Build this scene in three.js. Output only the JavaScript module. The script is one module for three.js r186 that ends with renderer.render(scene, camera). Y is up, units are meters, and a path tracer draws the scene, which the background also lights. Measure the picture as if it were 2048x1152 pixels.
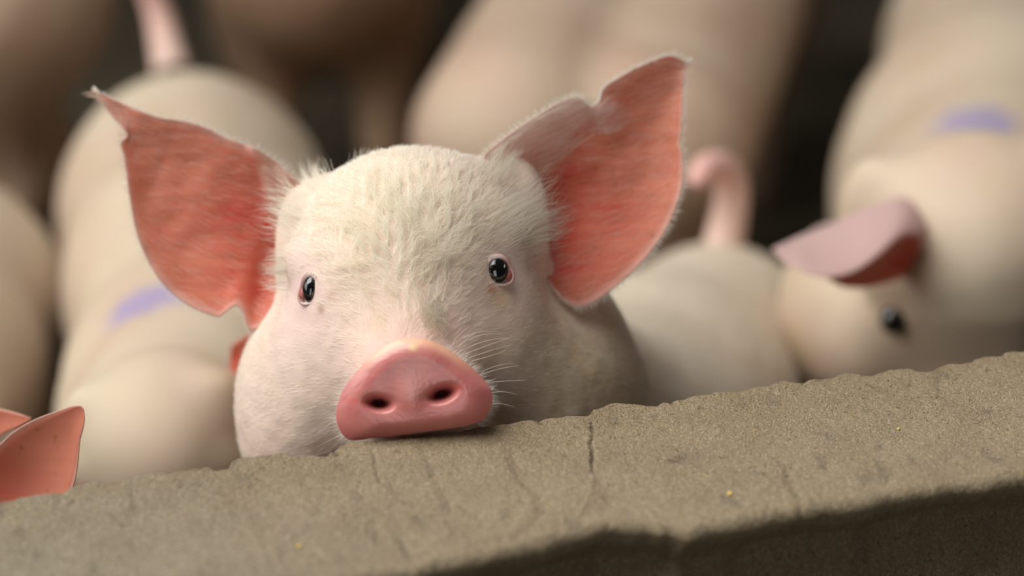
import * as THREE from 'three';
import { mergeGeometries } from 'three/addons/utils/BufferGeometryUtils.js';
import { ImprovedNoise } from 'three/addons/math/ImprovedNoise.js';

// ---------------------------------------------------------------- camera, sky, sun, exposure
const scene = new THREE.Scene();
const PITCH = 25 * Math.PI / 180, SP = Math.sin(PITCH), CP = Math.cos(PITCH);
const FOCUS = 1.2, SCALE = 0.00025;                       // metres per photograph pixel at 1.2 m
const F = new THREE.Vector3(0, 0.666, 0);                 // what the middle of the picture looks at
const camera = new THREE.PerspectiveCamera(2 * Math.atan(0.12) * 180 / Math.PI, 2048 / 1152, 0.05, 60);
camera.position.set(0, F.y + FOCUS * SP, FOCUS * CP);
camera.lookAt(F);
camera.focus = 1.226;
camera.userData.fStop = 2.7;
scene.add(camera);

const renderer = new THREE.WebGLRenderer({ antialias: true });
renderer.toneMapping = THREE.LinearToneMapping;
renderer.toneMappingExposure = 1.29;
renderer.shadowMap.enabled = true;
scene.background = new THREE.Color().setRGB(1.6, 1.61, 1.6);   // even overcast sky
const sun = new THREE.DirectionalLight(new THREE.Color().setRGB(1, 0.985, 0.95), 2.9);
sun.position.set(-2.0, 3.4, 0.2);
sun.target.position.set(0, 0.5, -0.2);
sun.castShadow = true; sun.shadow.radius = 115;
Object.assign(sun.shadow.camera, { left: -3, right: 3, top: 3, bottom: -3, near: 0.1, far: 12 });
scene.add(sun, sun.target);

// ---------------------------------------------------------------- helpers
let seed = 12345;
const rnd = () => { seed = (seed + 0x6d2b79f5) | 0; let t = Math.imul(seed ^ (seed >>> 15), 1 | seed); t = (t + Math.imul(t ^ (t >>> 7), 61 | t)) ^ t; return ((t ^ (t >>> 14)) >>> 0) / 4294967296; };
const perlin = new ImprovedNoise(), noise = (x, y, z) => perlin.noise(x + 91.3, y + 47.7, z + 13.1);
const clamp = (x, a, b) => x < a ? a : x > b ? b : x, mixn = (a, b, t) => a + (b - a) * t;
const sstep = (a, b, x) => { const t = clamp((x - a) / (b - a), 0, 1); return t * t * (3 - 2 * t); };
const mix3 = (a, b, t) => [a[0] + (b[0] - a[0]) * t, a[1] + (b[1] - a[1]) * t, a[2] + (b[2] - a[2]) * t];
const V = (x, y, z) => new THREE.Vector3(x, y, z);
// camera-aligned design frame in millimetres (x right, y up, z towards the camera, origin at F) and its place in the world
const hm = (px, py, z) => { const k = 0.25 * (1200 - z) / 1200; return [(px - 1024) * k, (576 - py) * k, z]; };
const h2w = (h) => V(F.x + h[0] / 1000, F.y + (h[1] * CP + h[2] * SP) / 1000, F.z + (-h[1] * SP + h[2] * CP) / 1000);
const w2h = (x, y, z) => { const a = (y - F.y) * 1000, b = (z - F.z) * 1000; return [(x - F.x) * 1000, a * CP - b * SP, a * SP + b * CP]; };
const at = (px, py, z) => h2w(hm(px, py, z));
const toWorld = new THREE.Matrix4().set(0.001, 0, 0, F.x, 0, CP / 1000, SP / 1000, F.y, 0, -SP / 1000, CP / 1000, F.z, 0, 0, 0, 1);

const taken = new Map();
function numbered(name) { const n = taken.get(name) ?? 0; taken.set(name, n + 1); return n ? name + '_' + String(n).padStart(3, '0') : name; }
function tag(o, label, category, group) { o.userData = { label, category }; if (group) o.userData.group = group; return o; }
function thing(name, label, category, pos, group) {
  const g = new THREE.Group(); g.name = numbered(name); g.position.copy(pos); tag(g, label, category, group); scene.add(g); return g;
}
function part(name, geometry, material, parent, base, extra) {           // geometry in world metres, parent based at base
  if (base) geometry.translate(-base.x, -base.y, -base.z);
  const m = new THREE.Mesh(geometry, material); m.name = name; m.castShadow = m.receiveShadow = true;
  if (extra) Object.assign(m.userData, extra);
  parent.add(m); return m;
}
function struct(name, geometry, material) {
  const m = new THREE.Mesh(geometry, material); m.name = name; m.castShadow = m.receiveShadow = true; m.userData = { kind: 'structure' }; scene.add(m); return m;
}
function geo(pos, idx, nor, col, uv) {
  const g = new THREE.BufferGeometry();
  g.setAttribute('position', new THREE.BufferAttribute(pos instanceof Float32Array ? pos : new Float32Array(pos), 3));
  if (col) g.setAttribute('color', new THREE.BufferAttribute(col instanceof Float32Array ? col : new Float32Array(col), 3));
  if (uv) g.setAttribute('uv', new THREE.BufferAttribute(uv instanceof Float32Array ? uv : new Float32Array(uv), 2));
  g.setIndex(new THREE.BufferAttribute(idx instanceof Uint32Array ? idx : new Uint32Array(idx), 1));
  if (nor) g.setAttribute('normal', new THREE.BufferAttribute(nor instanceof Float32Array ? nor : new Float32Array(nor), 3)); else g.computeVertexNormals();
  return g;
}
function dataTexture(n, f, srgb) {
  const d = new Uint8Array(n * n * 4);
  for (let y = 0; y < n; y++) for (let x = 0; x < n; x++) { const c = f(x / n, y / n), o = (y * n + x) * 4; for (let k = 0; k < 3; k++) d[o + k] = clamp(Math.round(c[k] * 255), 0, 255); d[o + 3] = 255; }
  const t = new THREE.DataTexture(d, n, n); t.wrapS = t.wrapT = THREE.RepeatWrapping; t.magFilter = THREE.LinearFilter; t.minFilter = THREE.LinearMipmapLinearFilter; t.generateMipmaps = true;
  if (srgb) t.colorSpace = THREE.SRGBColorSpace; t.needsUpdate = true; return t;
}
// noise that repeats over the unit square with n cells a side
function tiled(n, s) {
  const g = new Float32Array(n * n); let q = s; for (let i = 0; i < n * n; i++) { q = (q * 1664525 + 1013904223) >>> 0; g[i] = q / 4294967296; }
  return (u, v) => { const x = u * n, y = v * n, i = Math.floor(x), j = Math.floor(y), a = x - i, b = y - j, sa = a * a * (3 - 2 * a), sb = b * b * (3 - 2 * b), I = ((i % n) + n) % n, J = ((j % n) + n) % n, I1 = (I + 1) % n, J1 = (J + 1) % n;
    return mixn(mixn(g[J * n + I], g[J * n + I1], sa), mixn(g[J1 * n + I], g[J1 * n + I1], sa), sb); };
}

// ---------------------------------------------------------------- distance fields and their meshes (millimetres)
const ell = (c, r, k) => ({ t: 0, c, r, k });
const cone = (a, b, ra, rb, k) => ({ t: 1, a, b, ra, rb, k, d: [b[0] - a[0], b[1] - a[1], b[2] - a[2]], l: (b[0] - a[0]) ** 2 + (b[1] - a[1]) ** 2 + (b[2] - a[2]) ** 2 + 1e-9 });
function field(prims, x, y, z, start = 1e9) {
  let d = start;
  for (let i = 0; i < prims.length; i++) {
    const p = prims[i]; let v;
    if (p.t === 0) {
      const ax = (x - p.c[0]) / p.r[0], ay = (y - p.c[1]) / p.r[1], az = (z - p.c[2]) / p.r[2], k0 = Math.sqrt(ax * ax + ay * ay + az * az);
      const bx = ax / p.r[0], by = ay / p.r[1], bz = az / p.r[2], k1 = Math.sqrt(bx * bx + by * by + bz * bz) + 1e-9;
      v = k0 * (k0 - 1) / k1;
    } else {
      const ux = x - p.a[0], uy = y - p.a[1], uz = z - p.a[2];
      let t = (ux * p.d[0] + uy * p.d[1] + uz * p.d[2]) / p.l; t = t < 0 ? 0 : t > 1 ? 1 : t;
      const qx = ux - t * p.d[0], qy = uy - t * p.d[1], qz = uz - t * p.d[2];
      v = Math.sqrt(qx * qx + qy * qy + qz * qz) - (p.ra + (p.rb - p.ra) * t);
    }
    const k = p.k;
    if (p.cut) { const w = -v, h = Math.max(k - Math.abs(d - w), 0) / k; d = Math.max(d, w) + h * h * k * 0.25; }
    else if (d > 1e8) d = v;
    else { const h = Math.max(k - Math.abs(d - v), 0) / k; d = Math.min(d, v) - h * h * k * 0.25; }
  }
  return d;
}
const cut = (p) => ({ ...p, cut: true });
function lines(a, b, cell) { const n = Math.ceil((b - a) / cell), r = []; for (let i = 0; i <= n; i++) r.push(a + (b - a) * i / n); return r; }
function surface(f, xs, ys, zs) {                          // surface nets on a rectilinear grid
  const nx = xs.length, ny = ys.length, nz = zs.length, val = new Float32Array(nx * ny * nz), at3 = (i, j, k) => i + nx * (j + ny * k);
  for (let k = 0; k < nz; k++) for (let j = 0; j < ny; j++) for (let i = 0; i < nx; i++) val[at3(i, j, k)] = f(xs[i], ys[j], zs[k]);
  const map = new Int32Array(nx * ny * nz).fill(-1), pos = [];
  const C = [[0, 0, 0], [1, 0, 0], [0, 1, 0], [1, 1, 0], [0, 0, 1], [1, 0, 1], [0, 1, 1], [1, 1, 1]], E = [[0, 1], [2, 3], [4, 5], [6, 7], [0, 2], [1, 3], [4, 6], [5, 7], [0, 4], [1, 5], [2, 6], [3, 7]], w = new Float32Array(8);
  for (let k = 0; k < nz - 1; k++) for (let j = 0; j < ny - 1; j++) for (let i = 0; i < nx - 1; i++) {
    let m = 0; for (let c = 0; c < 8; c++) { w[c] = val[at3(i + C[c][0], j + C[c][1], k + C[c][2])]; if (w[c] < 0) m |= 1 << c; }
    if (m === 0 || m === 255) continue;
    let x = 0, y = 0, z = 0, n = 0;
    for (const [a, b] of E) { if ((w[a] < 0) === (w[b] < 0)) continue; const t = w[a] / (w[a] - w[b]); x += C[a][0] + (C[b][0] - C[a][0]) * t; y += C[a][1] + (C[b][1] - C[a][1]) * t; z += C[a][2] + (C[b][2] - C[a][2]) * t; n++; }
    map[at3(i, j, k)] = pos.length / 3;
    pos.push(mixn(xs[i], xs[i + 1], x / n), mixn(ys[j], ys[j + 1], y / n), mixn(zs[k], zs[k + 1], z / n));
  }
  const idx = [], quad = (a, b, c, d, flip) => { if (a < 0 || b < 0 || c < 0 || d < 0) return; flip ? idx.push(a, c, b, a, d, c) : idx.push(a, b, c, a, c, d); };
  for (let k = 1; k < nz - 1; k++) for (let j = 1; j < ny - 1; j++) for (let i = 1; i < nx - 1; i++) {
    const s = val[at3(i, j, k)] < 0;
    if (s !== (val[at3(i + 1, j, k)] < 0)) quad(map[at3(i, j - 1, k - 1)], map[at3(i, j, k - 1)], map[at3(i, j, k)], map[at3(i, j - 1, k)], !s);
    if (s !== (val[at3(i, j + 1, k)] < 0)) quad(map[at3(i - 1, j, k - 1)], map[at3(i - 1, j, k)], map[at3(i, j, k)], map[at3(i, j, k - 1)], !s);
    if (s !== (val[at3(i, j, k + 1)] < 0)) quad(map[at3(i - 1, j - 1, k)], map[at3(i, j - 1, k)], map[at3(i, j, k)], map[at3(i - 1, j, k)], !s);
  }
  const P = new Float32Array(pos), N = new Float32Array(P.length), e = 0.4;
  const grad = (x, y, z) => { const gx = f(x + e, y, z) - f(x - e, y, z), gy = f(x, y + e, z) - f(x, y - e, z), gz = f(x, y, z + e) - f(x, y, z - e), l = Math.hypot(gx, gy, gz) || 1; return [gx / l, gy / l, gz / l]; };
  for (let i = 0; i < P.length; i += 3) {
    let g = grad(P[i], P[i + 1], P[i + 2]); const d = clamp(f(P[i], P[i + 1], P[i + 2]), -3, 3) * 0.8;
    P[i] -= g[0] * d; P[i + 1] -= g[1] * d; P[i + 2] -= g[2] * d;
    g = grad(P[i], P[i + 1], P[i + 2]); N[i] = g[0]; N[i + 1] = g[1]; N[i + 2] = g[2];
  }
  return { P, N, idx: new Uint32Array(idx), grad };
}
function paint(P, N, f) { const c = new Float32Array(P.length); for (let i = 0; i < P.length; i += 3) { const q = f(P[i], P[i + 1], P[i + 2], N[i], N[i + 1], N[i + 2]); c[i] = q[0]; c[i + 1] = q[1]; c[i + 2] = q[2]; } return c; }

// ---------------------------------------------------------------- materials
const skin = new THREE.MeshPhysicalMaterial({ name: 'pig_skin', vertexColors: true, roughness: 0.62, sheen: 0.35, sheenColor: new THREE.Color(0.9, 0.85, 0.75), sheenRoughness: 0.5, specularIntensity: 0.5 });
const earSkin = new THREE.MeshPhysicalMaterial({ name: 'ear_skin', vertexColors: true, roughness: 0.8, transmission: 0.5, thickness: 0, specularIntensity: 0.35, side: THREE.DoubleSide });
const noseSkin = new THREE.MeshPhysicalMaterial({ name: 'moist_nose', vertexColors: true, roughness: 0.38, clearcoat: 0.35, clearcoatRoughness: 0.22 });
const eyeMat = new THREE.MeshPhysicalMaterial({ name: 'wet_dark_eye', color: new THREE.Color().setRGB(0.006, 0.006, 0.007), roughness: 0.08, clearcoat: 1, clearcoatRoughness: 0.03 });
const hairMat = new THREE.MeshPhysicalMaterial({ name: 'pale_hair', vertexColors: true, roughness: 0.95, transmission: 0.55, thickness: 0, specularIntensity: 0.6, side: THREE.DoubleSide });
const lidMat = new THREE.MeshPhysicalMaterial({ name: 'eyelid_skin', vertexColors: true, roughness: 0.5 });

// ---------------------------------------------------------------- the pen wall that the snout rests on
const YW = 0.6;
const YAW = 16.7 * Math.PI / 180, EX = Math.cos(YAW), EZ = -Math.sin(YAW);             // along the wall; across it (towards the camera) is (-EZ, EX)
const B0 = (() => { const p = at(830, 868, 0); return V(p.x, YW, p.z); })();
function onTop(px, py) {                                    // a pixel's point on the wall's top: [along, across]
  const a = at(px, py, 0), c = camera.position, t = (YW - c.y) / (a.y - c.y), x = c.x + (a.x - c.x) * t - B0.x, z = c.z + (a.z - c.z) * t - B0.z;
  return [x * EX + z * EZ, -x * EZ + z * EX];
}
const wallPoint = (u, y, v) => [B0.x + u * EX - v * EZ, y, B0.z + u * EZ + v * EX];
const profileOf = (list) => { const s = list.map(([x, y]) => onTop(x, y)).sort((a, b) => a[0] - b[0]); return (u) => { if (u <= s[0][0]) return s[0][1]; for (let i = 1; i < s.length; i++) if (u <= s[i][0]) return mixn(s[i - 1][1], s[i][1], sstep(0, 1, (u - s[i - 1][0]) / (s[i][0] - s[i - 1][0]))); return s[s.length - 1][1]; }; };
const backEdge = profileOf([[0, 998], [20, 996], [41, 988], [89, 983], [120, 979], [147, 965], [171, 960], [205, 959], [239, 957], [253, 948], [280, 941], [314, 936], [342, 940], [369, 933], [403, 927], [441, 933], [455, 933], [468, 917], [496, 912], [526, 905], [564, 901], [588, 909], [615, 905], [649, 907], [670, 892], [700, 883], [747, 878], [850, 866], [964, 851], [1009, 840], [1077, 831], [1128, 828], [1176, 824], [1190, 814], [1224, 806], [1265, 802], [1306, 803], [1350, 792], [1443, 782], [1484, 776], [1513, 768], [1554, 758], [1603, 762], [1636, 754], [1660, 750], [1693, 741], [1742, 743], [1791, 732], [1816, 732], [1837, 737], [1861, 733], [1890, 723], [1935, 717], [1964, 711], [1996, 707], [2013, 698], [2048, 697]]);
const frontEdge = profileOf([[700, 1185], [850, 1158], [940, 1139], [1040, 1118], [1095, 1106], [1163, 1086], [1231, 1066], [1300, 1068], [1350, 1072], [1394, 1083], [1451, 1070], [1587, 1043], [1710, 1027], [1832, 1002], [1914, 988], [1980, 984], [2048, 970]]);
// grooves cut into the top: pixel path, half-width and depth in millimetres
const grooves = [
  [[[1184, 845], [1186, 868], [1182, 885], [1186, 905], [1184, 925], [1187, 948]], 0.55, 2.6],
  [[[1187, 948], [1183, 975], [1172, 1005], [1158, 1032]], 1.2, -0.5],
  [[[742, 897], [750, 912], [753, 940], [760, 965]], 0.6, 1.1],
  [[[848, 900], [858, 925], [868, 950], [885, 985], [900, 1010]], 2.2, 0.6],
  [[[1020, 900], [1030, 935], [1050, 965], [1075, 990], [1088, 1022]], 2.6, 0.75],
  [[[1195, 960], [1208, 985], [1220, 1010]], 1.8, 0.5],
  [[[1573, 935], [1582, 965], [1598, 995], [1606, 1025]], 2.2, 0.8],
  [[[800, 1075], [808, 1090], [816, 1105]], 1.4, 0.9],
  [[[745, 1040], [752, 1060], [758, 1085]], 1.4, 0.6],
  [[[1345, 920], [1365, 918], [1378, 908]], 1.8, 0.9],
  [[[1878, 755], [1884, 775], [1880, 790]], 2.2, 0.6],
  [[[262, 985], [270, 1000], [275, 1020]], 1.5, 0.6],
  [[[1030, 1075], [1060, 1050], [1090, 1010]], 2.4, 0.6],
  [[[1075, 833], [1080, 840], [1086, 843]], 1.8, 1.8],
  [[[1337, 797], [1342, 801], [1346, 803]], 1.5, 1.8],
  [[[360, 937], [400, 934], [440, 936]], 1.6, 2.2],
  [[[664, 893], [670, 899], [674, 905]], 1.5, 1.8],
].map(([p, w, d]) => ({ p: p.map(([x, y]) => onTop(x, y).map((q) => q * 1000)), w, d }));
for (const g of grooves) { g.lo = [0, 1].map((c) => Math.min(...g.p.map((q) => q[c])) - g.w * 4); g.hi = [0, 1].map((c) => Math.max(...g.p.map((q) => q[c])) + g.w * 4); }
function pathDistance(p, x, y) { let b = 1e9; for (let i = 1; i < p.length; i++) { const ax = p[i - 1][0], ay = p[i - 1][1], dx = p[i][0] - ax, dy = p[i][1] - ay, t = clamp(((x - ax) * dx + (y - ay) * dy) / (dx * dx + dy * dy + 1e-9), 0, 1); b = Math.min(b, Math.hypot(x - ax - t * dx, y - ay - t * dy)); } return b; }
{
  const us = [...lines(-2.6, -0.3, 0.05), ...lines(-0.296, 0.4, 0.00105), ...lines(0.41, 2.9, 0.05)];
  const prof = [];                                          // [side (0 back, 1 front), height, share across, how far the noise acts, outward normal (across, up)]
  for (const h of [0, 0.2, 0.4, 0.5, 0.54, 0.56, 0.575, 0.585, 0.59]) prof.push({ s: 'b', y: h, o: 0, n: [-1, 0] });
  for (let i = 1; i <= 6; i++) { const a = i / 6 * Math.PI / 2; prof.push({ s: 'b', y: YW - 0.004 + 0.004 * Math.sin(a), o: 0.004 * (1 - Math.cos(a)), n: [-Math.cos(a), Math.sin(a)] }); }
  for (let i = 1; i < 128; i++) prof.push({ s: 't', f: i / 128, n: [0, 1] });
  for (let i = 0; i <= 14; i++) { const a = i / 14 * Math.PI * 0.56; prof.push({ s: 'f', y: YW - 0.005 + 0.005 * Math.cos(a), o: -0.005 + 0.005 * Math.sin(a), n: [Math.sin(a), Math.cos(a)] }); }
  for (const h of [...lines(0.008, 0.1, 0.0018), 0.14, 0.2, 0.3, 0.4, 0.5, 0.59]) prof.push({ s: 'f', y: YW - 0.0059 - h, o: -0.0003 - 0.016 * sstep(0, 0.022, h), n: [1, 0], face: true });
  const R = prof.length, P = new Float32Array(us.length * R * 3), Cc = new Float32Array(us.length * R * 3), UV = new Float32Array(us.length * R * 2);
  us.forEach((u, i) => {
    const fine = u > -0.3 && u < 0.41, far = Math.max(0, Math.abs(u - 0.05) - 0.35);
    const b = backEdge(u) + 0.0012 * noise(u * 260, 3, 1) + 0.002 * noise(u * 90, 8, 1) + (far ? 0.008 * noise(u * 14, 1, 1) : 0), fr = frontEdge(u) - 0.009 + 0.0009 * noise(u * 90, 5, 2);
    let run = 0, pv = 0, py = 0;
    prof.forEach((q, j) => {
      let v, y; if (q.s === 'b') { v = b + q.o; y = q.y; } else if (q.s === 't') { v = mixn(b + 0.004, fr - 0.005, q.f); y = YW; } else { v = fr + q.o; y = q.y; }
      const um = u * 1000, vm = v * 1000, ym = y * 1000;
      let d = 0.9 * noise(um / 26, vm / 26, ym / 26) + 0.3 * noise(um / 9, vm / 9, ym / 9) + 0.3 * noise(um / 3.6, vm / 3.6, ym / 3.6) + 0.2 * noise(um / 1.7, vm / 1.7, ym / 1.7);
      if (q.face) d = d * 1.9 + 2.2 * noise(um / 34, ym / 11, 8); else d += 0.7 * noise(um / 60, vm / 20, 5);
      let dirt = 0;
      if (fine && !q.face) for (const g of grooves) if (um > g.lo[0] && um < g.hi[0] && vm > g.lo[1] && vm < g.hi[1]) { const dd = pathDistance(g.p, um + 1.1 * noise(um / 3, vm / 3, 4), vm + noise(um / 4, vm / 4, 7)), e = Math.exp(-((dd / g.w) ** 2)); d -= g.d * e; if (g.d > 0) dirt = Math.max(dirt, e * Math.min(1, g.d / 2.6) * (0.55 + 0.6 * noise(um / 2.2, vm / 2.2, 6))); }
      if (q.s !== 't') d += 0.8 * noise(um / 14, ym / 14, 3);
      d = (d - 0.25) / 1000;
      v += q.n[0] * d; y = Math.max(0, y + q.n[1] * d);
      if (j) run += Math.hypot(v - pv, y - py); pv = v; py = y;
      const w = wallPoint(u, y, v), o = (i * R + j) * 3; P[o] = w[0]; P[o + 1] = w[1]; P[o + 2] = w[2];
      UV[(i * R + j) * 2] = u / 0.16; UV[(i * R + j) * 2 + 1] = run / 0.16;
      // old cement: greyer towards the left end, ochre near the pigs, a browner front face with its shade painted in
      const grey = sstep(0.05, -0.25, u + 0.04 * noise(u * 20, v * 20, 2)), blot = 0.5 + 0.5 * noise(um / 40, vm / 30, 9), ochre = sstep(0.07, 0.0, v - b) * (0.5 + 0.5 * noise(um / 30, vm / 14, 3));
      let c = mix3([0.43, 0.345, 0.235], [0.395, 0.34, 0.262], grey); c = mix3(c, [0.235, 0.19, 0.13], blot * 0.4); c = mix3(c, [0.30, 0.225, 0.12], ochre * 0.5); c = mix3(c, [0.20, 0.165, 0.125], 0.45 * sstep(0.25, 0.7, noise(um / 9, vm / 22, 21) + 0.3 * noise(um / 4, vm / 4, 2)));
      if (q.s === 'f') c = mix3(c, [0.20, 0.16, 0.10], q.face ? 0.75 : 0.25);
      c = mix3(c, [0.09, 0.07, 0.05], dirt * 0.95);
      Cc[o] = c[0]; Cc[o + 1] = c[1]; Cc[o + 2] = c[2];
    });
  });
  const idx = []; for (let i = 0; i < us.length - 1; i++) for (let j = 0; j < R - 1; j++) { const a = i * R + j, b = a + R; idx.push(a, b, a + 1, b, b + 1, a + 1); }
  const n1 = tiled(190, 5), n2 = tiled(360, 9), n3 = tiled(60, 2), N = 1024, H = new Float32Array(N * N), T = new Float32Array(N * N);
  for (let k = 0; k < 26000; k++) {
    const cx = rnd() * N, cy = rnd() * N, r = 2.0 + 3.4 * rnd() ** 1.6, h = 0.35 + 0.65 * rnd(), tone = rnd() * 2 - 1, e = Math.ceil(r * 1.5);
    for (let y = -e; y <= e; y++) for (let x = -e; x <= e; x++) { const X = Math.floor(cx) + x, Y = Math.floor(cy) + y, d = Math.hypot(X + 0.5 - cx, Y + 0.5 - cy) / r; if (d > 1.2) continue; const o = ((Y % N + N) % N) * N + (X % N + N) % N, v = h * Math.max(0, 1 - d * d); if (v > H[o]) { H[o] = v; T[o] = tone; } }
  }
  const pick = (a, u, v) => a[Math.floor(v * N + 0.01) * N + Math.floor(u * N + 0.01)];
  const grain = dataTexture(N, (u, v) => { const h = 0.62 * pick(H, u, v) + 0.2 * n1(u, v) + 0.18 * n3(u, v); return [h, h, h]; });
  const tint = dataTexture(N, (u, v) => { const t = pick(T, u, v), h = pick(H, u, v), k = 0.80 + 0.09 * t + 0.12 * (n2(u, v) - 0.5) + 0.1 * h; return t > 0.975 ? [k * 1.03, k * 0.97, k * 0.8] : t < -0.93 ? [k * 0.84, k * 0.78, k * 0.76] : [k, k * (0.985 + 0.02 * t), k * (0.96 + 0.05 * t)]; }, true);
  const cement = new THREE.MeshPhysicalMaterial({ name: 'old_cement', vertexColors: true, roughness: 0.9, map: tint, bumpMap: grain, bumpScale: 0.0006, specularIntensity: 0.35 });
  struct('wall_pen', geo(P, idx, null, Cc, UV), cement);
}

// ---------------------------------------------------------------- the barn round the pen
const rough = (r, g, b, s = 1) => { const n = tiled(24, 3), m = tiled(90, 8); const t = dataTexture(256, (u, v) => { const k = 0.72 + 0.28 * (0.6 * n(u, v) + 0.4 * m(u, v)); return [k, k, k]; }, true); t.repeat.set(s, s); return new THREE.MeshStandardMaterial({ map: t, color: new THREE.Color().setRGB(r, g, b), roughness: 0.92 }); };
const box = (x0, x1, y0, y1, z0, z1) => new THREE.BoxGeometry(x1 - x0, y1 - y0, z1 - z0).translate((x0 + x1) / 2, (y0 + y1) / 2, (z0 + z1) / 2);
function slab(w0, w1, h0, h1, holes, depth) {               // a wall with openings, in its own plane
  const s = new THREE.Shape([[w0, h0], [w1, h0], [w1, h1], [w0, h1]].map(([x, y]) => new THREE.Vector2(x, y)));
  for (const [a, b, c, d] of holes) s.holes.push(new THREE.Path([[a, c], [a, d], [b, d], [b, c]].map(([x, y]) => new THREE.Vector2(x, y))));
  return new THREE.ExtrudeGeometry(s, { depth, bevelEnabled: false });
}
const ROOF = 2.5;
struct('floor', box(-3.2, 3.2, -0.12, 0, -4.2, 3.2), rough(0.13, 0.10, 0.06, 3));
const plaster = rough(0.16, 0.135, 0.10);
struct('ceiling', slab(-3.2, 3.2, -4.2, 3.2, [[-3.0, 0.15, -0.95, 1.2]], 0.12).rotateX(Math.PI / 2).translate(0, ROOF + 0.12, 0), rough(0.12, 0.10, 0.08));  // unseen roof slot, placed and sized to steer the daylight
struct('wall_left', slab(-4.2, 3.2, 0, ROOF, [[-1.2, 1.9, 1.0, 2.35]], 0.15).rotateY(-Math.PI / 2).translate(-3.05, 0, 0), plaster);
struct('wall_right', slab(-4.2, 3.2, 0, ROOF, [[-1.0, 0.5, 1.55, 2.2]], 0.15).rotateY(-Math.PI / 2).translate(3.2, 0, 0), plaster);  // unseen opening added here to let in fill light from the right
struct('wall_back', slab(-3.2, 3.2, 0, ROOF, [], 0.15).translate(0, 0, -4.2), plaster);
struct('wall_front', slab(-3.2, 3.2, 0, ROOF, [[-0.6, 0.6, 0, 2.0]], 0.15).translate(0, 0, 3.05), plaster);

// ---------------------------------------------------------------- heads
const OFF = hm(812, 560, -65);
const headPrims = [
  ell(hm(832, 470, -95), [60, 47.5, 58], 1),
  ell(hm(812, 525, -72), [54, 42, 44], 20),
  cone(hm(787, 615, -64), hm(797, 782, -34), 38, 24, 22),
  cone(hm(840, 610, -64), hm(864, 775, -34), 38, 24, 18),
  ell(hm(694, 690, -86), [34, 46, 42], 24),
  ell(hm(955, 672, -88), [38, 48, 42], 24),
  ell(hm(592, 812, -128), [33, 58, 45], 16), ell(hm(645, 795, -100), [30, 50, 40], 30),
  ell(hm(1040, 800, -124), [44, 56, 48], 22),
  cone(hm(825, 848, -30), hm(815, 830, -110), 19, 50, 20),
  ell(hm(640, 515, -68), [17, 11, 13], 14), ell(hm(975, 478, -68), [18, 12, 13], 14),
  ell(hm(612, 470, -114), [15, 28, 14], 28), ell(hm(1025, 420, -113), [17, 30, 14], 28),
];
const pig = {};
// how old-cream skin looks: pink below sparse pale bristle, with tan dirt
function hide(x, y, z, s = 1) {
  const a = noise(x / 60 * s, y / 60 * s, z / 60 * s), b = noise(x / 17 * s + 5, y / 17 * s, z / 17 * s);
  let c = mix3([0.67, 0.57, 0.45], [0.63, 0.475, 0.385], clamp(0.5 + 0.9 * a, 0, 1));
  return mix3(c, [0.56, 0.45, 0.27], clamp(0.5 * b + 0.4 * a - 0.05, 0, 0.6));
}

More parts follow.
